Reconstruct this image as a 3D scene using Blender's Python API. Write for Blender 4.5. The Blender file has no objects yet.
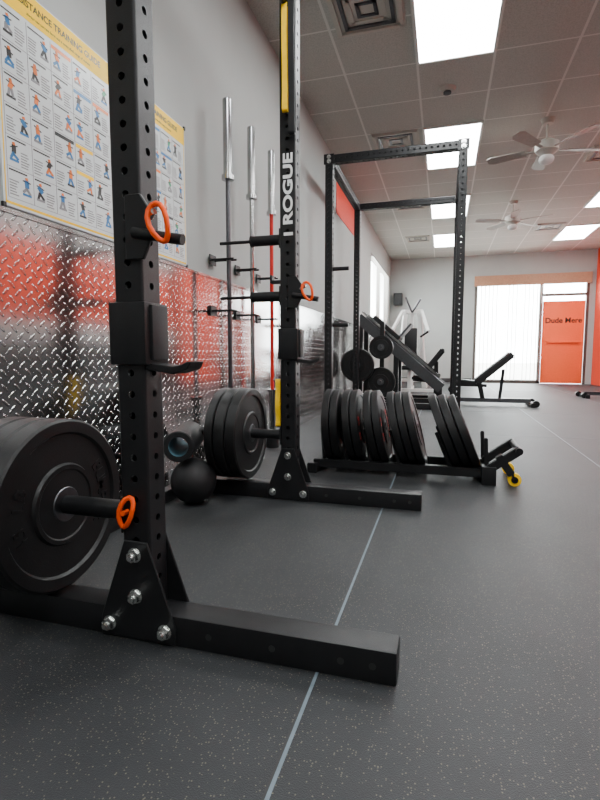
import bpy, bmesh, math, random
from mathutils import Vector, Matrix, Euler
random.seed(7)
D=bpy.data; C=bpy.context
rad=math.radians
# ------------------------------------------------------------------ materials
def new_mat(name):
    m=D.materials.new(name); m.use_nodes=True
    nt=m.node_tree; b=nt.nodes['Principled BSDF']
    return m,nt,b
def mat(name,col,rough=.5,metal=0,spec=.5,noise=.12,nscale=40,bump=0,bscale=200,coat=0):
    m,nt,b=new_mat(name)
    b.inputs['Roughness'].default_value=rough
    b.inputs['Metallic'].default_value=metal
    b.inputs['Specular IOR Level'].default_value=spec
    b.inputs['Coat Weight'].default_value=coat
    tc=nt.nodes.new('ShaderNodeTexCoord')
    n=nt.nodes.new('ShaderNodeTexNoise'); n.inputs['Scale'].default_value=nscale; n.inputs['Detail'].default_value=4
    nt.links.new(tc.outputs['Object'],n.inputs['Vector'])
    r=nt.nodes.new('ShaderNodeValToRGB')
    r.color_ramp.elements[0].position=.3; r.color_ramp.elements[1].position=.7
    r.color_ramp.elements[0].color=[c*(1-noise) for c in col]+[1]
    r.color_ramp.elements[1].color=[min(1,c*(1+noise)) for c in col]+[1]
    nt.links.new(n.outputs['Fac'],r.inputs['Fac']); nt.links.new(r.outputs['Color'],b.inputs['Base Color'])
    if bump:
        n2=nt.nodes.new('ShaderNodeTexNoise'); n2.inputs['Scale'].default_value=bscale
        nt.links.new(tc.outputs['Object'],n2.inputs['Vector'])
        bp=nt.nodes.new('ShaderNodeBump'); bp.inputs['Strength'].default_value=bump; bp.inputs['Distance'].default_value=.002
        nt.links.new(n2.outputs['Fac'],bp.inputs['Height']); nt.links.new(bp.outputs['Normal'],b.inputs['Normal'])
    return m
def emis(name,col,s):
    m,nt,b=new_mat(name)
    b.inputs['Base Color'].default_value=(*col,1)
    b.inputs['Emission Color'].default_value=(*col,1); b.inputs['Emission Strength'].default_value=s
    return m
M={}
M['black']=mat('black_powder_coat',(.008,.008,.009),.42,0,.35,bump=.25,bscale=500)
M['rubber']=mat('black_rubber',(.005,.005,.0055),.43,0,.38,bump=.2,bscale=300)
M['rubber2']=mat('worn_rubber',(.009,.009,.010),.55,0,.35,bump=.2,bscale=300)
M['steel']=mat('brushed_steel',(.42,.42,.42),.18,1,nscale=15)
M['zinc']=mat('zinc_bolts',(.70,.71,.69),.25,1)
M['darksteel']=mat('dark_steel',(.13,.13,.14),.35,1)
M['orange']=mat('orange_coated_steel',(1,.09,.002),.45,noise=.05,spec=.25)
M['redsteel']=mat('red_shaft',(.55,.015,.008),.4,0,spec=.3)
M['yellow']=mat('yellow_rubber',(.95,.58,.002),.5,noise=.05,spec=.25)
M['white']=mat('white_paint',(.78,.78,.76),.45,noise=.03)
M['offw']=mat('offwhite_plastic',(.5,.47,.42),.5,noise=.03)
M['blade']=mat('fan_blade',(.35,.31,.27),.5,noise=.08)
M['vinyl']=mat('black_vinyl',(.01,.01,.011),.4,spec=.35,bump=.3,bscale=150)
M['grey']=mat('grey_frame',(.045,.047,.05),.42,.1,spec=.4)
M['text']=mat('white_lettering',(.8,.8,.8),.5,noise=.02)
M['rtext']=mat('red_lettering',(.5,.03,.03),.5,noise=.02)
M['teal']=mat('teal_foam',(.04,.12,.16),.7)
M['wallgrey']=mat('wall_paint_grey',(.345,.36,.345),.75,noise=.03,nscale=3,bump=.15,bscale=120)
M['alu']=mat('window_frame',(.1,.08,.07),.4,.5)
M['blind']=mat('blind_slat',(.6,.58,.55),.6,noise=.03)
M['doorpanel']=mat('orange_door_paint',(.9,.13,.04),.5,noise=.04,spec=.2)
M['brown']=mat('brown_valance',(.36,.19,.11),.6)
M['pave']=mat('pavement_concrete',(.6,.58,.55),.8,nscale=8)
M['base']=mat('black_baseboard',(.02,.02,.02),.5)
M['lens']=emis('light_diffuser',(.97,1,1),28)
M['paper']=mat('poster_paper',(.60,.64,.64),.3,noise=.02)
M['pyel']=mat('poster_yellow',(1,.62,.0),.4,noise=.02,spec=.2)
M['pblk']=mat('poster_black',(.015,.015,.015),.3)
M['pgry']=mat('poster_grey_print',(.22,.22,.23),.3)
M['pblu']=mat('poster_blue_print',(.02,.17,.42),.3)
M['pora']=mat('poster_orange_print',(.80,.18,.02),.3)
M['pgrn']=mat('poster_green_print',(.04,.32,.15),.3)
M['banner']=mat('red_banner',(.75,.035,.01),.6,spec=.2)
M['seam']=mat('seam_tape',(.13,.17,.20),.45)

def glass():
    m,nt,b=new_mat('window_glass'); out=nt.nodes['Material Output']
    t=nt.nodes.new('ShaderNodeBsdfTransparent'); g=nt.nodes.new('ShaderNodeBsdfGlossy'); g.inputs['Roughness'].default_value=.02
    t.inputs['Color'].default_value=(.95,.97,.96,1)
    mx=nt.nodes.new('ShaderNodeMixShader'); mx.inputs[0].default_value=.07
    nt.links.new(t.outputs[0],mx.inputs[1]); nt.links.new(g.outputs[0],mx.inputs[2]); nt.links.new(mx.outputs[0],out.inputs[0])
    return m
M['glass']=glass()

def node_math(nt,op,a,b=None,c=None):
    n=nt.nodes.new('ShaderNodeMath'); n.operation=op
    for i,v in enumerate((a,b,c)):
        if v is None: continue
        if isinstance(v,(int,float)): n.inputs[i].default_value=v
        else: nt.links.new(v,n.inputs[i])
    return n.outputs[0]
def diamond_mat():
    m,nt,b=new_mat('diamond_plate_aluminium')
    b.inputs['Metallic'].default_value=1; b.inputs['Roughness'].default_value=.13
    geo=nt.nodes.new('ShaderNodeNewGeometry'); sp=nt.nodes.new('ShaderNodeSeparateXYZ')
    nt.links.new(geo.outputs['Position'],sp.inputs[0])
    mm=lambda *a: node_math(nt,*a)
    s=1/.036
    y=mm('MULTIPLY',sp.outputs['Y'],s); z=mm('MULTIPLY',sp.outputs['Z'],s)
    a=mm('ADD',y,z); c=mm('SUBTRACT',y,z)
    a=mm('MULTIPLY',a,.75); c=mm('MULTIPLY',c,.75)
    fa=mm('FLOOR',a); fc=mm('FLOOR',c)
    par=mm('ABSOLUTE',mm('MODULO',mm('ADD',fa,fc),2.0))
    la=mm('SUBTRACT',mm('SUBTRACT',a,fa),.5); lc=mm('SUBTRACT',mm('SUBTRACT',c,fc),.5)
    def ell(p,q):
        p2=mm('POWER',mm('ABSOLUTE',mm('DIVIDE',p,.50)),2.0); q2=mm('POWER',mm('ABSOLUTE',mm('DIVIDE',q,.15)),2.0)
        return mm('SUBTRACT',1.0,mm('ADD',p2,q2))
    e1=ell(la,lc); e2=ell(lc,la)
    mixv=mm('ADD',mm('MULTIPLY',e1,mm('SUBTRACT',1.0,par)),mm('MULTIPLY',e2,par))
    h=mm('MAXIMUM',mixv,0.0)
    h=mm('MINIMUM',mm('MULTIPLY',h,1.6),1.0)
    bp=nt.nodes.new('ShaderNodeBump'); bp.inputs['Strength'].default_value=.9; bp.inputs['Distance'].default_value=.003
    nt.links.new(h,bp.inputs['Height']); nt.links.new(bp.outputs['Normal'],b.inputs['Normal'])
    n=nt.nodes.new('ShaderNodeTexNoise'); n.inputs['Scale'].default_value=2.5
    r=nt.nodes.new('ShaderNodeValToRGB'); r.color_ramp.elements[0].color=(.5,.5,.5,1); r.color_ramp.elements[1].color=(.72,.72,.72,1)
    nt.links.new(n.outputs['Fac'],r.inputs['Fac']); nt.links.new(r.outputs['Color'],b.inputs['Base Color'])
    return m
M['diamond']=diamond_mat()
def floor_mat():
    m,nt,b=new_mat('speckled_rubber_floor')
    geo=nt.nodes.new('ShaderNodeNewGeometry')
    n1=nt.nodes.new('ShaderNodeTexNoise'); n1.inputs['Scale'].default_value=1.6; n1.inputs['Detail'].default_value=8; n1.inputs['Roughness'].default_value=.65
    nt.links.new(geo.outputs['Position'],n1.inputs['Vector'])
    r1=nt.nodes.new('ShaderNodeValToRGB'); r1.color_ramp.elements[0].position=.3;r1.color_ramp.elements[1].position=.7
    r1.color_ramp.elements[0].color=(.014,.0155,.0175,1); r1.color_ramp.elements[1].color=(.029,.031,.034,1)
    nt.links.new(n1.outputs['Fac'],r1.inputs['Fac'])
    v=nt.nodes.new('ShaderNodeTexVoronoi'); v.inputs['Scale'].default_value=190
    nt.links.new(geo.outputs['Position'],v.inputs['Vector'])
    sel=node_math(nt,'MULTIPLY',node_math(nt,'LESS_THAN',v.outputs['Distance'],.30),.8)
    sc=nt.nodes.new('ShaderNodeSeparateColor'); nt.links.new(v.outputs['Color'],sc.inputs[0])
    sel=node_math(nt,'MULTIPLY',sel,node_math(nt,'GREATER_THAN',sc.outputs[0],.74))
    mx=nt.nodes.new('ShaderNodeMix'); mx.data_type='RGBA'
    nt.links.new(sel,mx.inputs[0]); nt.links.new(r1.outputs['Color'],mx.inputs[6]); mx.inputs[7].default_value=(.14,.13,.09,1)
    nt.links.new(mx.outputs[2],b.inputs['Base Color'])
    b.inputs['Roughness'].default_value=.52; b.inputs['Specular IOR Level'].default_value=.42
    n3=nt.nodes.new('ShaderNodeTexNoise'); n3.inputs['Scale'].default_value=420; n3.inputs['Detail'].default_value=2
    nt.links.new(geo.outputs['Position'],n3.inputs['Vector'])
    bp=nt.nodes.new('ShaderNodeBump'); bp.inputs['Strength'].default_value=.6; bp.inputs['Distance'].default_value=.002
    nt.links.new(n3.outputs['Fac'],bp.inputs['Height']); nt.links.new(bp.outputs['Normal'],b.inputs['Normal'])
    return m
M['floor']=floor_mat()
def ceil_mat():
    m,nt,b=new_mat('ceiling_tiles')
    geo=nt.nodes.new('ShaderNodeNewGeometry'); sp=nt.nodes.new('ShaderNodeSeparateXYZ'); nt.links.new(geo.outputs['Position'],sp.inputs[0])
    mm=lambda *a: node_math(nt,*a)
    def line(o,off,per,w):
        f=mm('FRACT',mm('DIVIDE',mm('ADD',o,off+50*per),per))
        d=mm('MULTIPLY',mm('MINIMUM',f,mm('SUBTRACT',1.0,f)),per)
        return mm('LESS_THAN',d,w)
    l=mm('MAXIMUM',line(sp.outputs['X'],.275,.61,.010),line(sp.outputs['Y'],-3.2,.61,.008))
    n=nt.nodes.new('ShaderNodeTexNoise'); n.inputs['Scale'].default_value=90; nt.links.new(geo.outputs['Position'],n.inputs['Vector'])
    r=nt.nodes.new('ShaderNodeValToRGB'); r.color_ramp.elements[0].position=.35;r.color_ramp.elements[1].position=.6
    r.color_ramp.elements[0].color=(.40,.405,.37,1); r.color_ramp.elements[1].color=(.50,.505,.465,1)
    nt.links.new(n.outputs['Fac'],r.inputs['Fac'])
    mx=nt.nodes.new('ShaderNodeMix'); mx.data_type='RGBA'
    nt.links.new(l,mx.inputs[0]); nt.links.new(r.outputs['Color'],mx.inputs[6]); mx.inputs[7].default_value=(.70,.70,.66,1)
    nt.links.new(mx.outputs[2],b.inputs['Base Color']); b.inputs['Roughness'].default_value=.8
    return m
M['ceil']=ceil_mat()
def redwall_mat():
    m,nt,b=new_mat('wall_paint_red_and_grey')
    geo=nt.nodes.new('ShaderNodeNewGeometry'); sp=nt.nodes.new('ShaderNodeSeparateXYZ'); nt.links.new(geo.outputs['Position'],sp.inputs[0])
    band=node_math(nt,'MULTIPLY',node_math(nt,'GREATER_THAN',sp.outputs['Z'],1.25),node_math(nt,'LESS_THAN',sp.outputs['Z'],2.45))
    band=node_math(nt,'MULTIPLY',band,node_math(nt,'GREATER_THAN',sp.outputs['Y'],.2))
    l=node_math(nt,'MAXIMUM',band,node_math(nt,'GREATER_THAN',sp.outputs['Y'],10.2))
    low=node_math(nt,'LESS_THAN',sp.outputs['Z'],.9)
    m0=nt.nodes.new('ShaderNodeMix'); m0.data_type='RGBA'
    nt.links.new(low,m0.inputs[0]); m0.inputs[6].default_value=(.36,.36,.35,1); m0.inputs[7].default_value=(.05,.05,.05,1)
    mx=nt.nodes.new('ShaderNodeMix'); mx.data_type='RGBA'
    nt.links.new(l,mx.inputs[0]); nt.links.new(m0.outputs[2],mx.inputs[6]); mx.inputs[7].default_value=(.62,.05,.02,1)
    nt.links.new(mx.outputs[2],b.inputs['Base Color']); b.inputs['Roughness'].default_value=.6; b.inputs['Specular IOR Level'].default_value=.2
    return m
M['redwall']=redwall_mat()

# ------------------------------------------------------------------ helpers
def link(o,parent=None):
    C.scene.collection.objects.link(o)
    if parent:
        o.parent=parent; o.matrix_parent_inverse=Matrix.Translation(parent.location).inverted()
    return o
def empty(name,loc=(0,0,0)):
    e=D.objects.new(name,None); e.location=loc; e.empty_display_size=.1
    C.scene.collection.objects.link(e); return e
def mesh_obj(name,bm,mats,parent=None,smooth=False,loc=(0,0,0),rot=(0,0,0),angle=35):
    me=D.meshes.new(name); bm.normal_update(); bm.to_mesh(me); bm.free()
    for m in (mats if isinstance(mats,(list,tuple)) else [mats]): me.materials.append(M[m])
    if smooth:
        for p in me.polygons: p.use_smooth=True
        try: me.set_sharp_from_angle(angle=rad(angle))
        except Exception as e: pass
    o=D.objects.new(name,me); o.location=loc; o.rotation_euler=rot
    return link(o,parent)
def bm_box(bm,x0,x1,y0,y1,z0,z1,mi=0,mtx=None):
    vs=[Vector((x,y,z)) for x in (x0,x1) for y in (y0,y1) for z in (z0,z1)]
    if mtx: vs=[mtx@v for v in vs]
    v=[bm.verts.new(p) for p in vs]
    for f in ((0,1,3,2),(4,6,7,5),(0,4,5,1),(2,3,7,6),(0,2,6,4),(1,5,7,3)):
        fc=bm.faces.new([v[i] for i in f]); fc.material_index=mi
def box(name,x0,x1,y0,y1,z0,z1,m,parent=None,bev=0):
    bm=bmesh.new()
    cx,cy,cz=(x0+x1)/2,(y0+y1)/2,(z0+z1)/2
    bm_box(bm,x0-cx,x1-cx,y0-cy,y1-cy,z0-cz,z1-cz)
    if bev: bmesh.ops.bevel(bm,geom=bm.edges[:],offset=bev,segments=2,affect='EDGES',profile=.6)
    return mesh_obj(name,bm,m,parent,smooth=bool(bev),loc=(cx,cy,cz))
def frame_to(p0,p1,roll=0):
    p0=Vector(p0);p1=Vector(p1);d=(p1-p0)
    q=d.to_track_quat('Z','Y')
    return Matrix.Translation(p0)@q.to_matrix().to_4x4()@Matrix.Rotation(roll,4,'Z'),d.length
def beam(name,p0,p1,w,h,m,parent=None,bev=.004,roll=0):
    mt,L=frame_to(p0,p1,roll)
    bm=bmesh.new(); bm_box(bm,-w/2,w/2,-h/2,h/2,0,L)
    if bev: bmesh.ops.bevel(bm,geom=bm.edges[:],offset=bev,segments=2,affect='EDGES')
    bmesh.ops.transform(bm,matrix=mt,verts=bm.verts)
    return mesh_obj(name,bm,m,parent,smooth=True)
def cyl(name,p0,p1,r,m,parent=None,seg=28,bev=.0015,r2=None):
    mt,L=frame_to(p0,p1)
    bm=bmesh.new()
    bmesh.ops.create_cone(bm,cap_ends=True,segments=seg,radius1=r,radius2=r if r2 is None else r2,depth=L,matrix=Matrix.Translation((0,0,L/2)))
    bmesh.ops.transform(bm,matrix=mt,verts=bm.verts)
    return mesh_obj(name,bm,m,parent,smooth=True)
def slab(name,p0,p1,width,thick,m,parent=None,bev=.015):
    p0=Vector(p0);p1=Vector(p1);d=p1-p0;L=d.length;a=math.atan2(d.z,d.x)
    mt=Matrix.Translation(p0)@Matrix.Rotation(-a,4,'Y')
    bm=bmesh.new(); bm_box(bm,0,L,-width/2,width/2,-thick/2,thick/2)
    bmesh.ops.bevel(bm,geom=bm.edges[:],offset=bev,segments=3,affect='EDGES')
    bmesh.ops.transform(bm,matrix=mt,verts=bm.verts)
    return mesh_obj(name,bm,m,parent,smooth=True)
def revolve(bm,prof,seg=64,mtx=None):
    rings=[]
    for i in range(seg):
        a=2*math.pi*i/seg
        ring=[]
        for p in prof:
            v=Vector((p[0]*math.cos(a),p[0]*math.sin(a),p[1]))
            if mtx: v=mtx@v
            ring.append(bm.verts.new(v))
        rings.append(ring)
    n=len(prof)
    for i in range(seg):
        A=rings[i];B=rings[(i+1)%seg]
        for j in range(n):
            k=(j+1)%n
            try:
                f=bm.faces.new((A[j],B[j],B[k],A[k])); f.material_index=prof[j][2]
            except: pass
def text_mesh(name,body,size,m,parent,mtx,ext=.001,offset=0,align='CENTER'):
    cu=D.curves.new(name,'FONT'); cu.body=body; cu.size=size; cu.extrude=ext; cu.offset=offset
    cu.align_x=align; cu.align_y='CENTER'
    o=D.objects.new(name+'_tmp',cu); C.scene.collection.objects.link(o)
    dg=C.evaluated_depsgraph_get(); dg.update()
    me=D.meshes.new_from_object(o.evaluated_get(dg))
    D.objects.remove(o)
    me.materials.clear(); me.materials.append(M[m]); me.transform(mtx)
    ob=D.objects.new(name,me); return link(ob,parent)
def tube_curve(name,pts,r,m,parent=None,closed=False,smooth=True):
    cu=D.curves.new(name,'CURVE'); cu.dimensions='3D'; cu.bevel_depth=r; cu.bevel_resolution=3; cu.use_fill_caps=True
    if smooth and closed:
        s=cu.splines.new('NURBS'); s.use_cyclic_u=True; s.order_u=4
    else:
        s=cu.splines.new('POLY'); s.use_cyclic_u=closed
    s.points.add(len(pts)-1)
    for i,p in enumerate(pts): s.points[i].co=(*p,1)
    o=D.objects.new(name+'_tmp',cu); C.scene.collection.objects.link(o)
    dg=C.evaluated_depsgraph_get(); dg.update()
    me=D.meshes.new_from_object(o.evaluated_get(dg)); D.objects.remove(o)
    me.materials.clear(); me.materials.append(M[m])
    for p in me.polygons: p.use_smooth=True
    return link(D.objects.new(name,me),parent)

def holed_tube(name,p0,p1,size,m,parent,pitch=.0508,hr=.009,roll=0):
    """square steel tube with a line of round holes on all four faces"""
    mt,L=frame_to(p0,p1,roll)
    n=int(L/pitch); h=L/n; c=.006; w=size-2*c; H=size/2
    bm=bmesh.new()
    rect=[]
    K=4
    for i in range(K): rect.append((-w/2+w*i/K,-h/2))
    for i in range(K): rect.append((w/2,-h/2+h*i/K))
    for i in range(K): rect.append((w/2-w*i/K,h/2))
    for i in range(K): rect.append((-w/2,h/2-h*i/K))
    for s in range(4):
        R=Matrix.Rotation(s*math.pi/2,4,'Z')
        for k in range(n):
            zc=(k+.5)*h
            outer=[];inner=[];deep=[]
            for (a,b) in rect:
                ang=math.atan2(b,a)
                outer.append(bm.verts.new(R@Vector((a,-H,zc+b))))
                ia,ib=hr*math.cos(ang),hr*math.sin(ang)
                inner.append(bm.verts.new(R@Vector((ia,-H,zc+ib))))
                deep.append(bm.verts.new(R@Vector((ia,-H+.005,zc+ib))))
            N=len(rect)
            for i in range(N):
                j=(i+1)%N
                bm.faces.new((outer[i],outer[j],inner[j],inner[i]))
                bm.faces.new((inner[i],inner[j],deep[j],deep[i]))
        prev=None
        for t in range(4):
            a=t/3*math.pi/2
            x=H-c+c*math.sin(a); y=-(H-c)-c*math.cos(a)
            v=(bm.verts.new(R@Vector((x,y,0))),bm.verts.new(R@Vector((x,y,L))))
            if prev: bm.faces.new((prev[0],v[0],v[1],prev[1]))
            prev=v
    for z in (0,L):
        bm.faces.new([bm.verts.new((sx*(H-.002),sy*(H-.002),z)) for sx,sy in ((-1,-1),(1,-1),(1,1),(-1,1))])
    bmesh.ops.transform(bm,matrix=mt,verts=bm.verts)
    return mesh_obj(name,bm,m,parent,smooth=True,angle=30)
def bolt(name,loc,axis,parent,r=.016):
    mt,_=frame_to(loc,Vector(loc)+Vector(axis))
    bm=bmesh.new()
    bmesh.ops.create_cone(bm,cap_ends=True,segments=24,radius1=r*1.15,radius2=r*1.15,depth=.004,matrix=Matrix.Translation((0,0,.002)))
    bmesh.ops.create_cone(bm,cap_ends=True,segments=6,radius1=r*.95,radius2=r*.9,depth=.014,matrix=Matrix.Translation((0,0,.011)))
    bmesh.ops.create_cone(bm,cap_ends=True,segments=16,radius1=r*.55,radius2=r*.45,depth=.008,matrix=Matrix.Translation((0,0,.022)))
    bmesh.ops.transform(bm,matrix=mt,verts=bm.verts)
    return mesh_obj(name,bm,'zinc',parent)
def prism(name,pts,y0,y1,m,parent,bev=.002,axis='y'):
    bm=bmesh.new()
    a=[bm.verts.new((p[0],y0,p[1])) for p in pts]; b=[bm.verts.new((p[0],y1,p[1])) for p in pts]
    bm.faces.new(a); bm.faces.new(b[::-1])
    for i in range(len(pts)):
        j=(i+1)%len(pts); bm.faces.new((a[j],a[i],b[i],b[j]))
    bmesh.ops.recalc_face_normals(bm,faces=bm.faces)
    if bev: bmesh.ops.bevel(bm,geom=bm.edges[:],offset=bev,segments=1,affect='EDGES')
    return mesh_obj(name,bm,m,parent)
def carabiner(name,c,h,w,tilt,parent,m='orange',r=.0052):
    pts=[]
    for i in range(14):
        a=2*math.pi*i/14
        x=w/2*math.cos(a); z=h/2*math.sin(a)*(1.0)
        x*= 1+.18*math.sin(a)
        pts.append((c[0]+x*math.cos(tilt)-z*math.sin(tilt), c[1]-.004*math.cos(2*a), c[2]+x*math.sin(tilt)+z*math.cos(tilt)))
    return tube_curve(name,pts,r,m,parent,closed=True)

# ------------------------------------------------------------------ room
XL=-1.36; XR=3.35; YB=-3.0; YF=13.0; ZC=3.12
box('floor',XL-.1,XR+.1,YB-.1,YF+.1,-.1,0,'floor')
box('ceiling',XL-.1,XR+.1,YB-.1,YF+.1,ZC,ZC+.1,'ceil')
def wall_with_holes(name,axis,pos,thick,a0,a1,z0,z1,holes,m):
    bm=bmesh.new()
    cuts=sorted(set([a0,a1]+[h[0] for h in holes]+[h[1] for h in holes]))
    for i in range(len(cuts)-1):
        lo,hi=cuts[i],cuts[i+1]
        hs=[h for h in holes if h[0]<=lo+1e-6 and h[1]>=hi-1e-6]
        segs=[(z0,z1)]
        if hs:
            h=hs[0]; segs=[]
            if h[2]>z0: segs.append((z0,h[2]))
            if h[3]<z1: segs.append((h[3],z1))
        for s in segs:
            if axis=='x': bm_box(bm,pos,pos+thick,lo,hi,*s)
            else: bm_box(bm,lo,hi,pos,pos+thick,*s)
    return mesh_obj(name,bm,m)
wall_with_holes('wall_left','x',XL-.1,.1,YB,YF,0,ZC,[(9.4,12.3,1.15,2.62)],'wallgrey')
wall_with_holes('wall_right','x',XR,.1,YB,YF,0,ZC,[],'redwall')
wall_with_holes('wall_far','y',YF,.1,XL-.1,XR+.1,0,ZC,[(.70,3.22,0.0,2.6)],'wallgrey')
wall_with_holes('wall_near','y',YB-.1,.1,XL-.1,XR+.1,0,ZC,[],'wallgrey')
box('baseboard_far',XL,.68,YF-.012,YF,0,.1,'base')
# diamond plate wainscot
wp=empty('diamond_plate_wainscot',(XL,3,0))
y=-2.6
i=0
while y<9.0:
    box('sheet_%d'%(i+1),XL,XL+.004,y,y+2.436,0.0,1.165,'diamond',wp); y+=2.44; i+=1
box('top_trim',XL,XL+.009,-2.6,9.6,1.162,1.176,'steel',wp)

# floor seams
sm=empty('floor_mat_seams',(0,4,0))
for k in range(4):
    x=-.253+1.22*k
    box('seam_long_%d'%k,x-.0035,x+.0035,YB,YF,0,.0012,'seam',sm)
    box('seam_gap_%d'%k,x-.0085,x-.0035,YB,YF,0,.0008,'base',sm)
for k,(yy) in enumerate((-.9,4.59,6.42,8.25,10.08,11.9)):
    box('seam_cross_%d'%k,-.25,XR,yy-.004,yy+.004,0,.0008,'base',sm)
    box('seam_cross_light_%d'%k,-.25,XR,yy+.004,yy+.010,0,.0008,'seam',sm)

# far storefront: window + door
sf=empty('window_1',(1.6,YF,0))
x0,x1,zt=.70,3.22,2.6
xm=2.24
for nm,a,b,c,d in (('frame_left',x0,x0+.06,0,zt),('frame_right',x1-.06,x1,0,zt),('frame_mid',xm-.07,xm,0,zt),('frame_top',x0,x1,zt-.07,zt),('sill',x0,xm,0,.08)):
    box(nm,a,b,YF+.0,YF+.08,c,d,'alu',sf)
box('frame_transom',xm,x1-.06,YF+.01,YF+.07,2.08,2.14,'alu',sf)
box('glass_left',x0+.06,xm-.07,YF+.035,YF+.04,.08,zt-.07,'glass',sf)
box('glass_top',xm,x1-.06,YF+.035,YF+.04,2.14,zt-.07,'glass',sf)
box('valance',x0-.02,x1+.02,YF-.09,YF-.005,2.36,2.6,'brown',sf)
bl=empty('vertical_blinds',(1.4,YF-.05,1.2))
for k in range(17):
    xx=.76+k*.09
    if k in (6,7,11): continue
    bm=bmesh.new(); bm_box(bm,-.022,.022,-.001,.001,0.06,2.38)
    mesh_obj('slat_%d'%k,bm,'blind',bl,loc=(xx,YF-.05,0),rot=(0,0,rad(68)))
dr=empty('door_1',(2.7,YF,0))
box('panel',xm+.01,3.15,YF+.0,YF+.045,0.01,1.96,'doorpanel',dr,bev=.004)
box('push_bar',2.35,3.06,YF-.06,YF-.03,.98,1.02,'doorpanel',dr,bev=.004)
box('bar_mount_1',2.37,2.40,YF-.04,YF,.98,1.02,'steel',dr); box('bar_mount_2',3.01,3.04,YF-.04,YF,.98,1.02,'steel',dr)
text_mesh('door_lettering','Dude Mere',.17,'pblk',dr,Matrix.Translation((2.70,YF-.002,1.5))@Matrix.Rotation(rad(90),4,'X'),offset=.004)
# left window
lw=empty('window_2',(XL,10.8,1.9))
for nm,a,b,c,d in (('frame_a',9.4,9.46,1.15,2.62),('frame_b',12.24,12.3,1.15,2.62),('frame_m',10.82,10.88,1.15,2.62),('frame_t',9.4,12.3,2.56,2.62),('frame_s',9.4,12.3,1.15,1.21)):
    box(nm,XL-.08,XL+.0,a,b,c,d,'alu',lw)
box('glass',XL-.06,XL-.055,9.46,12.24,1.21,2.56,'glass',lw)
for k in range(26):
    bm=bmesh.new(); bm_box(bm,-.02,.02,0,2.84,-.001,.001)
    mesh_obj('slat_%d'%k,bm,'blind',lw,loc=(XL+.03,9.43,1.19+k*.054),rot=(0,rad(25),0))
box('pavement',-14,16,YF+.12,YF+30,-.12,-.02,'pave')

# ceiling lights
for (lx) in (.03,2.45):
    for ly in (-1.68,.76,3.2,5.64,8.08,10.52):
        e=empty('ceiling_light',(lx,ly+.61,ZC))
        box('diffuser',lx-.285,lx+.285,ly+.02,ly+1.20,ZC-.012,ZC-.004,'lens',e)
        for a in ((lx-.305,lx-.285,ly,ly+1.22),(lx+.285,lx+.305,ly,ly+1.22),(lx-.285,lx+.285,ly,ly+.02),(lx-.285,lx+.285,ly+1.2,ly+1.22)):
            box('frame',a[0],a[1],a[2],a[3],ZC-.018,ZC,'white',e)
# ceiling vents
for (vx,vy) in ((-.58,3.65),(-.58,5.9),(-.58,8.34),(-.58,10.8),(1.86,10.5),(1.86,6.9)):
    e=empty('ceiling_vent',(vx,vy,ZC)); V=.255
    box('plate',vx-V,vx+V,vy-V,vy+V,ZC-.006,ZC,'offw',e)
    for q in range(4):
        s=V-.015-.055*q
        for a in ((vx-s,vx+s,vy-s,vy-s+.026),(vx-s,vx+s,vy+s-.026,vy+s),(vx-s,vx-s+.026,vy-s,vy+s),(vx+s-.026,vx+s,vy-s,vy+s)):
            box('louver',a[0],a[1],a[2],a[3],ZC-.022+q*.003,ZC-.006,'offw' if q%2==0 else 'darksteel',e)
e=empty('smoke_detector',(-.03,4.9,ZC))
cyl('body',(-.03,4.9,ZC),(-.03,4.9,ZC-.03),.075,'offw',e,r2=.06); cyl('cap',(-.03,4.9,ZC-.03),(-.03,4.9,ZC-.045),.035,'grey',e)
# ceiling fans
def fan(x,y,rot):
    e=empty('ceiling_fan',(x,y,ZC))
    cyl('canopy',(x,y,ZC),(x,y,ZC-.05),.07,'offw',e,r2=.05); cyl('downrod',(x,y,ZC-.05),(x,y,ZC-.22),.013,'offw',e)
    cyl('motor_top',(x,y,ZC-.20),(x,y,ZC-.24),.05,'offw',e,r2=.11); cyl('motor',(x,y,ZC-.24),(x,y,ZC-.32),.115,'offw',e); cyl('motor_bottom',(x,y,ZC-.32),(x,y,ZC-.37),.105,'offw',e,r2=.05)
    bm=bmesh.new(); bmesh.ops.create_uvsphere(bm,u_segments=24,v_segments=12,radius=.075,matrix=Matrix.Diagonal((1,1,.7,1)))
    mesh_obj('light_bowl',bm,'white',e,smooth=True,loc=(x,y,ZC-.40))
    for k in range(5):
        a=rot+k*2*math.pi/5
        bm=bmesh.new()
        pts=[(.2,-.05),(.54,-.068),(.59,-.04),(.59,.04),(.54,.068),(.2,.05)]
        A=[bm.verts.new((p[0],p[1],.003)) for p in pts]; B=[bm.verts.new((p[0],p[1],-.003)) for p in pts]
        bm.faces.new(A); bm.faces.new(B[::-1])
        for i in range(6):
            j=(i+1)%6; bm.faces.new((A[j],A[i],B[i],B[j]))
        bm_box(bm,.09,.24,-.015,.015,-.006,.004)
        bmesh.ops.transform(bm,matrix=Matrix.Rotation(a,4,'Z')@Matrix.Rotation(rad(12),4,'X'),verts=bm.verts)
        mesh_obj('blade_%d'%(k+1),bm,'blade',e,loc=(x,y,ZC-.30))
fan(.97,5.8,.3); fan(1.0,8.65,.9)

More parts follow.
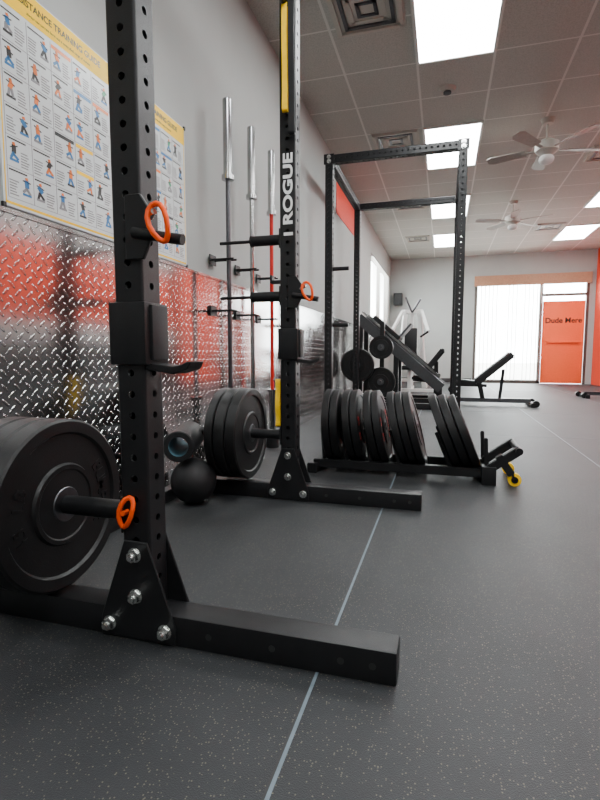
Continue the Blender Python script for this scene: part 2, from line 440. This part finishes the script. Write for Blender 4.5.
# ------------------------------------------------------------------ posters
def poster(ya,yb,seed,col):
    rnd=random.Random(seed)
    z0,z1=1.185,1.90; X=XL+.001
    e=empty('exercise_poster',(XL,(ya+yb)/2,(z0+z1)/2))
    names=['paper','pyel','pblk','pgry','pblu','pora','pgrn']
    bm=bmesh.new()
    bm_box(bm,X,X+.006,ya,yb,z0,z1,0)
    def q(a,b,c,d,mi,l=0): bm_box(bm,X+.006,X+.0066+l*.0003,a,b,c,d,mi)
    W=yb-ya
    q(ya+.004,yb-.004,z1-.09,z1-.004,1)
    q(ya+.008,yb-.008,z0+.008,z0+.016,1); q(ya+.008,ya+.012,z0+.012,z1-.015,1); q(yb-.012,yb-.008,z0+.012,z1-.015,1)
    cols=5; rows=6; gz0=z0+.03; gz1=z1-.10; cw=(W-.04)/cols; ch=(gz1-gz0)/rows
    for r in range(rows):
        q(ya+.02,yb-.02,gz0+r*ch-.001,gz0+r*ch+.0005,3)
        for c in range(cols):
            a=ya+.02+c*cw; b=gz0+r*ch
            if r==0: q(a-.0008,a+.0008,gz0,gz1,3)
            if rnd.random()<.25:
                q(a+.004,a+cw-.006,b+ch*.82,b+ch*.95,rnd.choice((2,4,1,5)),0)
            else: q(a+.006,a+cw*.75,b+ch*.88,b+ch*.93,2)
            side=rnd.random()<.5
            tx=a+cw*(.54 if side else .06)
            for t in range(6):
                q(tx,tx+cw*.38*rnd.uniform(.6,1),b+ch*(.10+.09*t),b+ch*(.14+.09*t),3)
            m1=rnd.choice((4,5,2,6,5,4,2)); m2=rnd.choice((2,3,5,4))
            fx=a+cw*(.28 if side else .72); fz=b+ch*.45
            s=ch*.15
            for (dx,dz,w,h,mi,ang) in ((0,2.1,.7,.7,5,.3),(0,1.0,1.1,1.7,m1,rnd.uniform(-.9,.9)),(.4,-.5,.6,1.8,m2,rnd.uniform(.2,1)),(-.5,-.4,.6,1.6,m2,rnd.uniform(-1,0)),(0,1.5,2.2,.25,2,rnd.uniform(-.4,.4)),(0,-1.4,2.4,.5,rnd.choice((4,3,2)),0)):
                mt=Matrix.Translation((0,fx+dx*s,fz+dz*s))@Matrix.Rotation(ang,4,'X')
                bm_box(bm,X+.006,X+.0072,-w*s/2,w*s/2,-h*s/2,h*s/2,mi,mt)
    mesh_obj('sheet',bm,names,e)
    rot=Matrix.Rotation(rad(90),4,'Z')@Matrix.Rotation(rad(90),4,'X')
    text_mesh('title','RESISTANCE TRAINING GUIDE',.031,'pblk',e,Matrix.Translation((X+.0072,(ya+yb)/2,z1-.040))@rot,ext=.0002,offset=.0006)
    text_mesh('subtitle','always use correct form and a controlled range of motion',.013,'pblk',e,Matrix.Translation((X+.0072,(ya+yb)/2,z1-.070))@rot,ext=.0002)
    for (yy,zz) in ((ya,z0),(ya,z1),(yb,z0),(yb,z1)):
        box('corner_clip',X,XL+.012,yy-.006,yy+.006,zz-.008,zz+.008,'pblk',e)
for i,(a,b) in enumerate(((.16,.70),(.72,1.25),(1.28,1.84),(1.865,2.44))): poster(a,b,10+i,0)
bn=empty('wall_banner',(XL,7.1,2.8)); box('cloth',XL,XL+.006,6.3,7.9,2.5,2.95,'banner',bn); box('hem',XL,XL+.01,6.28,7.92,2.94,2.96,'base',bn)

# ------------------------------------------------------------------ plates
PM={}
def plate_mesh(t,R=.225):
    key=(t,R)
    if key in PM: return PM[key]
    h=t/2
    half=[(.0255,h*1.0,1),(.044,h*1.0,1),(.046,h*.92,0),(.090,h*.88,0),(.094,h*.98,0),(.104,h*.98,0),(.109,h*.72,0),(R-.040,h*.72,0),(R-.034,h*.98,0),(R-.006,h*.98,0),(R,h*.80,0)]
    low=[(a,-b,c) for a,b,c in half[::-1]]
    low=[(low[i][0],low[i][1],1 if i>=len(low)-2 else 0) for i in range(len(low))]
    prof=half+low
    bm=bmesh.new(); revolve(bm,prof,72)
    bmesh.ops.recalc_face_normals(bm,faces=bm.faces)
    me=D.meshes.new('bumper_plate'); bm.to_mesh(me); bm.free()
    me.materials.append(M['rubber']); me.materials.append(M['darksteel'])
    for p in me.polygons: p.use_smooth=True
    me.set_sharp_from_angle(angle=rad(28))
    PM[key]=me; return me
def plate(loc,t=.055,R=.225,lean=0,letters=None,yaw=0,lm='rubber'):
    o=D.objects.new('bumper_plate',plate_mesh(t,R)); o.location=loc
    o.rotation_euler=Euler((0,rad(90-lean),yaw)); link(o)
    if letters:
        cu=[]
        for (txt,a0) in letters:
            n=len(txt)
            for i,ch in enumerate(txt):
                if ch==' ': continue
                a=a0-(i-(n-1)/2)*.21
                base=Matrix.Rotation(a,4,'Z')@Matrix.Translation((0,.148,t/2*.72+.0008))
                cu.append((ch,base))
        for i,(ch,mt) in enumerate(cu):
            ob=text_mesh('letter_%d'%i,ch,.05,lm,None,mt,ext=.0012,offset=.0008)
            ob.parent=o
    return o
PZ=.315
Y1=1.041; Y2=2.265; UX=-.71; S=.0762
plate((-.975,Y1,PZ),.06,letters=(('BUMPER',rad(0)),('45 LB',rad(180))))
plate((-1.038,Y1,PZ),.06); plate((-1.101,Y1,PZ),.06); 
plate((-.935,Y2,PZ),.055); plate((-.993,Y2,PZ),.055); plate((-1.046,Y2,PZ),.045,)

# ------------------------------------------------------------------ squat rack
rk=empty('squat_rack',(UX,(Y1+Y2)/2,0))
for i,Y in enumerate((Y1,Y2)):
    n='near' if i==0 else 'far'
    holed_tube('upright_'+n,(UX,Y,S),(UX,Y,2.74),S,'black',rk)
    o=box('foot_'+n,-1.30,-.078,Y-S/2,Y+S/2,0,S,'black',rk,bev=.006)
    for q in (-.52,-.36,-.20,-.13):
        cyl('foot_hole',(q,Y-S/2-.0004,.038),(q,Y-S/2+.002,.038),.008,'base',rk,seg=16)
    for fy,sg in ((Y-S/2-.006,-1),(Y+S/2,1)):
        prism('gusset',[(UX-.105,.004),(UX+.105,.004),(UX+.105,.05),(UX+.032,.255),(UX-.032,.255),(UX-.105,.05)],fy,fy+.006,'black',rk)
    for (bx,bz) in ((0,.222),(0,.118),(-.078,.038),(.078,.038)):
        bolt('bolt',(UX+bx,Y-S/2-.006,bz),(0,-1,0),rk)
        bolt('bolt_back',(UX+bx,Y+S/2+.006,bz),(0,1,0),rk)
    for z,L in ((PZ,.44),)+(((1.25,.15),(.985,.15)) if i==1 else ()):
        cyl('peg',(UX-S/2,Y,z),(UX-S/2-L,Y,z),.0245,'black',rk)
        box('peg_flange',UX-S/2-.006,UX-S/2,Y-.037,Y+.037,z-.045,z+.045,'black',rk,bev=.002)
        if z>.5:
            cyl('peg_end',(UX-S/2-L,Y,z),(UX-S/2-L-.008,Y,z),.028,'rubber',rk)
            cyl('peg_rod',(UX-S/2-L-.008,Y,z),(-1.07,Y,z),.008,'black',rk)
holed_tube('top_crossmember',(UX,Y1+S/2,2.70),(UX,Y2-S/2,2.70),S,'black',rk)
cyl('pull_up_bar',(UX,Y1+S/2,2.25),(UX,Y2-S/2,2.25),.019,'black',rk)
box('rear_crossmember',-1.30,-1.30+.05,Y1+S/2,Y2-S/2,0,.06,'black',rk,bev=.005)
def jcup(Y,z,par,n):
    box('jcup_front_%s'%n,UX-.045,UX+.05,Y-S/2-.016,Y-S/2-.002,z,z+.145,'black',par,bev=.004)
    box('jcup_side_%s'%n,UX+S/2+.002,UX+S/2+.014,Y-S/2-.016,Y+S/2+.006,z,z+.145,'black',par,bev=.004)
    box('jcup_liner_%s'%n,UX+S/2+.010,UX+S/2+.022,Y-.034,Y+.034,z+.01,z+.14,'rubber2',par,bev=.004)
    prism('jcup_hook_%s'%n,[(UX+S/2,z-.012),(UX+S/2+.07,z-.022),(UX+S/2+.108,z-.010),(UX+S/2+.118,z+.008),(UX+S/2+.108,z+.008),(UX+S/2+.09,z+.000),(UX+S/2+.07,z-.004),(UX+S/2,z+.004)],Y-.034,Y+.034,'black',par)
jcup(Y1,.685,rk,'near'); jcup(Y2,.685,rk,'far')
def pinset(Y,z,par,n,dx=0):
    prism('pin_bracket_%s'%n,[(UX+.004,z-.075),(UX+.05,z-.075),(UX+.072,z-.03),(UX+.072,z+.03),(UX+.045,z+.07),(UX+.004,z+.07)],Y-S/2-.012,Y-S/2-.002,'black',par)
    cyl('pin_rod_%s'%n,(UX+S/2-.01,Y-S/2-.014,z-.016),(UX+S/2+.115,Y-S/2-.014,z-.040),.012,'black',par)
    cyl('pin_head_%s'%n,(UX+.065,Y-S/2-.012,z+.01),(UX+.095,Y-S/2-.034,z+.02),.007,'zinc',par)
    carabiner('orange_pin_%s'%n,(UX+.106,Y-S/2-.034,z-.004),.085,.045,rad(18),par,r=.006)
pinset(Y1,1.0,rk,'near'); pinset(Y2,1.0,rk,'far')
carabiner('orange_pin_peg',(UX-.018,Y1-S/2-.012,PZ+.012),.078,.034,rad(-18),rk,r=.006)
cyl('peg_pin_stem',(UX-.022,Y1-S/2+.002,PZ+.012),(UX-.022,Y1-S/2-.02,PZ+.012),.006,'orange',rk)
carabiner('orange_pin_top',(UX+.06,Y2-S/2-.02,2.33),.07,.036,rad(8),rk)
cyl('orange_pin_top_stem',(UX+.03,Y2-S/2+.002,2.34),(UX+.062,Y2-S/2-.02,2.34),.006,'orange',rk)
box('side_hook',UX-.09,UX-S/2,Y2-.02,Y2+.02,1.045,1.06,'black',rk,bev=.003); box('side_hook_lip',UX-.095,UX-.085,Y2-.02,Y2+.02,1.045,1.085,'black',rk,bev=.003)
text_mesh('upright_lettering','ROGUE',.088,'text',rk,Matrix.Translation((UX+.004,Y2-S/2-.0012,1.465))@Matrix.Rotation(rad(90),4,'X')@Matrix.Rotation(rad(90),4,'Z')@Matrix.Diagonal((1.08,.70,1,1)),ext=.0006,offset=.0028)
box('upright_lettering_bar',UX-.018,UX+.026,Y2-S/2-.0016,Y2-S/2-.0004,1.258,1.272,'text',rk)

def band(x,y,ztop,zbot,w,m,name='resistance_band'):
    e=empty(name,(x,y,ztop))
    bm=bmesh.new(); pts=[]
    r=.013
    for i in range(13): a=math.pi*i/12; pts.append((y+r*math.cos(a),ztop+r*math.sin(a)))
    n=10
    for i in range(1,n): pts.append((y-r+.004*math.sin(i*.9),ztop-(ztop-zbot)*i/n))
    for i in range(13): a=math.pi+math.pi*i/12; pts.append((y+r*math.cos(a),zbot+r*math.sin(a)))
    for i in range(1,n): pts.append((y+r+.003*math.sin(i*1.3),zbot+(ztop-zbot)*i/n))
    N=len(pts); t=.0025
    ins=[]
    for i in range(N):
        p=Vector(pts[i]); d=(Vector(pts[(i+1)%N])-Vector(pts[i-1])).normalized(); nn=Vector((-d.y,d.x)); ins.append(p+nn*t*2)
    R=[]
    for i in range(N):
        R.append([bm.verts.new((x-w/2,*pts[i])),bm.verts.new((x+w/2,*pts[i])),bm.verts.new((x+w/2,*ins[i])),bm.verts.new((x-w/2,*ins[i]))])
    for i in range(N):
        j=(i+1)%N
        for k in range(4): bm.faces.new((R[i][k],R[j][k],R[j][(k+1)%4],R[i][(k+1)%4]))
    bmesh.ops.recalc_face_normals(bm,faces=bm.faces)
    mesh_obj('loop',bm,m,e,smooth=True)
    return e
yb=Y2-S/2-.035
box('band_bracket',UX-.045,UX-.035,yb-.02,Y2-S/2,2.52,2.56,'black',rk); box('band_bracket_2',UX+.045,UX+.055,yb-.02,Y2-S/2,2.52,2.56,'black',rk)
cyl('band_pin',(UX-.045,yb,2.54),(UX+.055,yb,2.54),.0075,'steel',rk)
band(UX+.002,yb,2.533,1.80,.025,'yellow'); band(UX+.033,yb,2.533,1.70,.028,'rubber2')
cyl('lower_band_pin',(UX-S/2,Y2-.02,.585),(UX-S/2-.04,Y2-.02,.585),.0075,'steel',rk)
band(UX-S/2-.016,Y2-.02,.578,.37,.022,'yellow')

# ------------------------------------------------------------------ barbells on wall
def barbell(x,y,shaft):
    e=empty('barbell',(x,y,0)); H=2.17
    cyl('shaft',(x,y,.42),(x,y,H-.42),.014,shaft,e)
    for a,b in ((0.005,.42),(H-.42,H)):
        cyl('sleeve',(x,y,a),(x,y,b),.025,'steel',e)
    cyl('collar_top',(x,y,H-.445),(x,y,H-.42),.036,'steel',e); cyl('collar_low',(x,y,.42),(x,y,.445),.036,'steel',e)
    cyl('end_cap',(x,y,H),(x,y,H+.004),.022,'darksteel',e)
bars=((-1.24,2.74,'darksteel'),(-1.24,3.11,'steel'),(-1.24,3.50,'redsteel'))
for b in bars: barbell(*b)
hd=empty('barbell_wall_holder',(XL,3,1.2))
for z in (1.27,.97):
    for b in bars:
        box('mount',XL+.012,XL+.018,b[1]-.04,b[1]+.04,z-.03,z+.03,'black',hd)
        for s in (-1,1):
            cyl('fork',(XL+.018,b[1]+s*.022,z),(-1.2,b[1]+s*.022,z),.006,'black',hd)
for b in bars:
    bm=bmesh.new(); revolve(bm,[(.03,0,0),(.05,0,0),(.05,.14,0),(.03,.14,0)],32); bmesh.ops.recalc_face_normals(bm,faces=bm.faces)
    mesh_obj('floor_cup',bm,'black',hd,loc=(b[0],b[1],0.001))

# medicine ball and foam roller
mb=empty('medicine_ball',(-1.13,2.06,.11))
bm=bmesh.new(); bmesh.ops.create_uvsphere(bm,u_segments=40,v_segments=24,radius=.108); mesh_obj('ball',bm,'rubber2',mb,smooth=True,loc=(-1.13,2.06,.108))
fr=empty('foam_roller',(-1.16,2.05,.29))
bm=bmesh.new(); revolve(bm,[(.045,0,1),(.047,.34,0),(.068,.34,0),(.072,.335,0),(.072,.005,0),(.068,0,0)],40)
bmesh.ops.recalc_face_normals(bm,faces=bm.faces)
mt,_=frame_to((-1.15,1.96,.288),(-1.235,2.2,.288)); bmesh.ops.transform(bm,matrix=mt,verts=bm.verts)
mesh_obj('roller',bm,['rubber2','teal'],fr,smooth=True)

# ------------------------------------------------------------------ floor plate rack
tr=empty('plate_storage_rack',(-.2,2.98,0))
TY=2.98
for s in (-1,1):
    beam('rail',(-.74,TY+s*.13,.055),(.27,TY+s*.13,.055),.05,.05,'black',tr)
for x in (-.74,.245):
    beam('end_foot',(x,TY-.19,.03),(x,TY+.19,.03),.06,.06,'black',tr)
box('end_block',.215,.29,TY-.20,TY-.12,0.0,.10,'black',tr,bev=.004)
groups=[(-.655,4,2,.046),(-.528,8,2,.044),(-.395,11,2,.044),(-.245,15,3,.042),(.02,22,3,.046)]
for gi,(gx,ln,n,t) in enumerate(groups):
    l=rad(ln)
    for k in range(n):
        x=gx+k*(t+.003)/math.cos(l)
        zc=.082+.184*math.cos(l)+t/2*math.sin(l)+.002
        lt=None; lm='rubber'
        if k==n-1 and gi in (1,2): lt=(('BUMPER',rad(0)),('45 LB',rad(180))); lm='rtext'
        plate((x,TY,zc),t,lean=ln,letters=lt,lm=lm)
    for s in (-1,1):
        xb=gx-(t/2+.001)/math.cos(l)-.011 + .184*math.sin(l)
        beam('divider',(xb,TY+s*.13,.07),(xb-math.tan(l)*.2,TY+s*.13,.27),.012,.02,'black',tr,bev=.003)
beam('divider_end_a',(.245,TY-.13,.06),(.235,TY-.13,.25),.014,.022,'black',tr); beam('divider_end_b',(.245,TY+.13,.06),(.235,TY+.13,.25),.014,.022,'black',tr)
beam('handle_arm',(.25,TY-.16,.08),(.41,TY-.16,.20),.045,.045,'black',tr)
beam('handle_arm_b',(.25,TY+.1,.08),(.41,TY+.1,.20),.045,.045,'black',tr)
cyl('handle_bar',(.40,TY-.2,.195),(.40,TY+.14,.195),.018,'black',tr)
beam('tow_post',(.30,TY-.16,.16),(.37,TY-.16,.06),.05,.04,'black',tr)
cyl('caster_wheel_a',(.385,TY-.175,.034),(.385,TY-.135,.034),.034,'yellow',tr); cyl('caster_wheel_b',(.385,TY+.1,.034),(.385,TY+.14,.034),.034,'yellow',tr)
cyl('caster_hub_a',(.385,TY-.18,.034),(.385,TY-.13,.034),.018,'rubber',tr); cyl('caster_axle',(.385,TY-.18,.034),(.385,TY+.145,.034),.007,'zinc',tr)
beam('caster_fork',(.37,TY-.155,.07),(.385,TY-.155,.034),.06,.012,'black',tr)

# ------------------------------------------------------------------ power cage
CX0,CX1,CY0,CY1,CH=-1.115,.125,4.86,6.48,2.63
cg=empty('power_rack',(-.46,5.6,0))
for (x,y) in ((CX0,CY0),(CX1,CY0),(CX0,CY1),(CX1,CY1)):
    holed_tube('upright',(x,y,.076),(x,y,CH),S,'black',cg,hr=.011)
for z in (CH-.04,):
    holed_tube('front_top',(CX0+S/2,CY0,z),(CX1-S/2,CY0,z),S,'black',cg,hr=.011)
    holed_tube('rear_top',(CX0+S/2,CY1,z),(CX1-S/2,CY1,z),S,'black',cg,hr=.011)
    for x in (CX0,CX1): holed_tube('side_top',(x,CY0+S/2,z),(x,CY1-S/2,z),S,'black',cg,hr=.011)
for x in (CX0,CX1): box('side_base',x-S/2,x+S/2,CY0-.04,CY1+.04,0,S,'black',cg,bev=.005)
box('rear_base',CX0+S/2,CX1-S/2,CY1-S/2,CY1+S/2,0,S,'black',cg,bev=.005)
for x in (CX0,CX1):
    for z in (CH-.02,CH-.06): bolt('bolt',(x,CY0-S/2,z),(0,-1,0),cg,r=.018)
    box('corner_plate',x-.05,x+.05,CY0-S/2-.004,CY0-S/2,CH-.09,CH+.005,'black',cg)
    for z in (.12,.2): bolt('bolt',(x,CY0-S/2,z),(0,-1,0),cg,r=.016)
for z in (1.55,1.0):
    cyl('storage_peg',(CX0+S/2,CY0,z),(CX0+S/2+.16,CY0,z),.02,'black',cg)
cyl('plate_peg',(CX0,CY1+S/2,.56),(CX0,CY1+.3,.56),.024,'black',cg)
for yy in (CY1+.09,CY1+.15):
    plate((CX0,yy,.56),.055,yaw=rad(-90))

# weight tree with plates behind the cage
wt=empty('weight_tree',(-.82,6.85,0))
beam('post',(-.82,6.88,.04),(-.82,6.88,1.15),.06,.06,'black',wt)
beam('foot_x',(-1.05,6.88,.03),(-.59,6.88,.03),.06,.06,'black',wt); beam('foot_y',(-.82,6.68,.03),(-.82,7.1,.03),.06,.06,'black',wt)
for z,R in ((.33,.2),(.80,.16)):
    cyl('horn',(-.82,6.85,z),(-.82,6.66,z),.024,'darksteel',wt)
    plate((-.82,6.80,z),.045,R=R,yaw=rad(-90)); plate((-.82,6.75,z),.045,R=R,yaw=rad(-90))

# ------------------------------------------------------------------ leg press
lp=empty('leg_press_machine',(-.6,7.5,0))
LA,LB=7.25,7.8
for yy in (LA,LB):
    beam('rail',(-1.22,yy,1.24),(-.02,yy,.22),.09,.15,'grey',lp)
    beam('rail_guide',(-1.16,yy,1.33),(-.04,yy,.38),.03,.03,'steel',lp)
    beam('base_beam',(-1.22,yy,.04),(.06,yy,.04),.08,.07,'black',lp)
    beam('rear_post',(-1.18,yy,.06),(-1.18,yy,1.2),.07,.07,'black',lp)
    beam('mid_post',(-.66,yy,.06),(-.66,yy,.74),.07,.07,'black',lp)
    beam('front_post',(-.04,yy,.06),(-.04,yy,.26),.06,.06,'black',lp)
for x,z in ((-1.2,.04),(.03,.04),(-1.18,1.18)):
    beam('cross',(x,LA,z),(x,LB,z),.06,.06,'black',lp)
slab('sled',(-1.0,(LA+LB)/2,1.26),(-.62,(LA+LB)/2,.93),.5,.06,'black',lp,bev=.01)
slab('footplate',(-.66,(LA+LB)/2,.92),(-.46,(LA+LB)/2,1.15),.46,.03,'darksteel',lp,bev=.008)
slab('seat_back',(-.28,(LA+LB)/2,.42),(.0,(LA+LB)/2,.78),.42,.08,'vinyl',lp,bev=.02)
slab('seat',(-.44,(LA+LB)/2,.36),(-.2,(LA+LB)/2,.34),.42,.08,'vinyl',lp,bev=.02)
beam('seat_strut',(-.1,(LA+LB)/2,.06),(-.1,(LA+LB)/2,.6),.06,.06,'black',lp)
cyl('weight_horn',(-.85,LA-.12,1.12),(-.85,LB+.2,1.12),.024,'steel',lp)

# ------------------------------------------------------------------ white selectorised machine
cm=empty('chest_press_machine',(-.6,9.6,0))
beam('base_a',(-1.0,9.3,.04),(-.15,9.3,.04),.08,.06,'white',cm); beam('base_b',(-.6,9.3,.04),(-.6,10.2,.04),.08,.06,'white',cm)
beam('column_l',(-.86,9.9,.05),(-.72,9.7,1.55),.09,.06,'white',cm); beam('column_r',(-.34,9.9,.05),(-.46,9.7,1.55),.09,.06,'white',cm)
beam('cross_top',(-.8,9.72,1.52),(-.4,9.72,1.52),.07,.07,'white',cm); beam('cross_low',(-.9,9.88,.2),(-.3,9.88,.2),.06,.06,'white',cm)
beam('arm_l',(-.78,9.72,1.52),(-.95,9.3,1.1),.05,.05,'white',cm); beam('arm_r',(-.42,9.72,1.52),(-.28,9.3,1.12),.05,.05,'white',cm)
cyl('grip_l',(-.95,9.3,1.1),(-.80,9.3,1.02),.02,'rubber',cm); cyl('grip_r',(-.28,9.3,1.12),(-.42,9.3,1.02),.02,'rubber',cm)
cyl('lever_1',(-.6,9.7,1.5),(-.72,9.6,1.78),.018,'darksteel',cm); cyl('lever_2',(-.6,9.7,1.5),(-.44,9.6,1.74),.018,'darksteel',cm)
box('back_pad',-.72,-.48,9.5,9.6,.6,1.2,'vinyl',cm,bev=.03); box('seat_pad',-.75,-.45,9.12,9.48,.42,.5,'vinyl',cm,bev=.03)
beam('seat_post',(-.6,9.35,.05),(-.6,9.35,.43),.07,.07,'white',cm); beam('pad_mount',(-.6,9.58,.9),(-.6,9.86,.9),.05,.05,'white',cm); beam('spine',(-.6,9.88,.05),(-.6,9.75,1.52),.07,.07,'white',cm)
sp=empty('wall_speaker',(-1.2,12.9,2.1)); box('cabinet',-1.26,-1.04,12.78,12.98,1.95,2.25,'black',sp,bev=.01); cyl('cone',(-1.15,12.782,2.05),(-1.15,12.77,2.05),.07,'rubber2',sp); box('bracket',-1.18,-1.12,12.95,13.0,2.05,2.12,'black',sp)

# ------------------------------------------------------------------ adjustable bench
def bench(x,y,mir=1,name='adjustable_bench'):
    e=empty(name,(x,y,0)); X=lambda v:x+v*mir
    beam('spine',(X(-.55),y,.07),(X(.52),y,.07),.06,.06,'darksteel',e)
    beam('foot_front',(X(-.55),y-.2,.03),(X(-.55),y+.2,.03),.06,.06,'black',e); beam('foot_rear',(X(.52),y-.24,.03),(X(.52),y+.24,.03),.06,.06,'black',e)
    beam('post',(X(-.1),y,.08),(X(-.16),y,.36),.06,.06,'black',e); beam('strut',(X(.12),y,.08),(X(.16),y,.50),.04,.04,'black',e)
    slab('seat_pad',(X(-.50),y,.33),(X(-.20),y,.30),.28,.075,'vinyl',e)
    slab('back_pad',(X(-.20),y,.31),(X(.26),y,.71),.28,.09,'vinyl',e)
    beam('under',(X(-.46),y,.28),(X(-.05),y,.27),.05,.04,'black',e)
    cyl('roller',(X(-.52),y-.2,.22),(X(-.52),y+.2,.22),.045,'vinyl',e); beam('roller_arm',(X(-.48),y,.31),(X(-.52),y,.22),.03,.03,'black',e)
    for s in (-1,1): cyl('wheel',(X(.56),y+s*.2,.045),(X(.56),y+s*.16,.045),.045,'rubber',e)
bench(.64,7.3)
bench(2.75,9.0,-1,'weight_bench')

# ------------------------------------------------------------------ light, world, camera
w=D.worlds.new('World'); C.scene.world=w; w.use_nodes=True
bg=w.node_tree.nodes['Background']; bg.inputs[0].default_value=(.95,.98,1,1); bg.inputs[1].default_value=24.0
cam=D.cameras.new('camera'); co=D.objects.new('camera',cam); C.scene.collection.objects.link(co)
cam.lens=490/800*36; cam.sensor_width=36; cam.sensor_fit='AUTO'; cam.clip_start=.02
co.location=(0,0,.71); co.rotation_euler=(rad(90-5.36),0,rad(16.27))
C.scene.camera=co
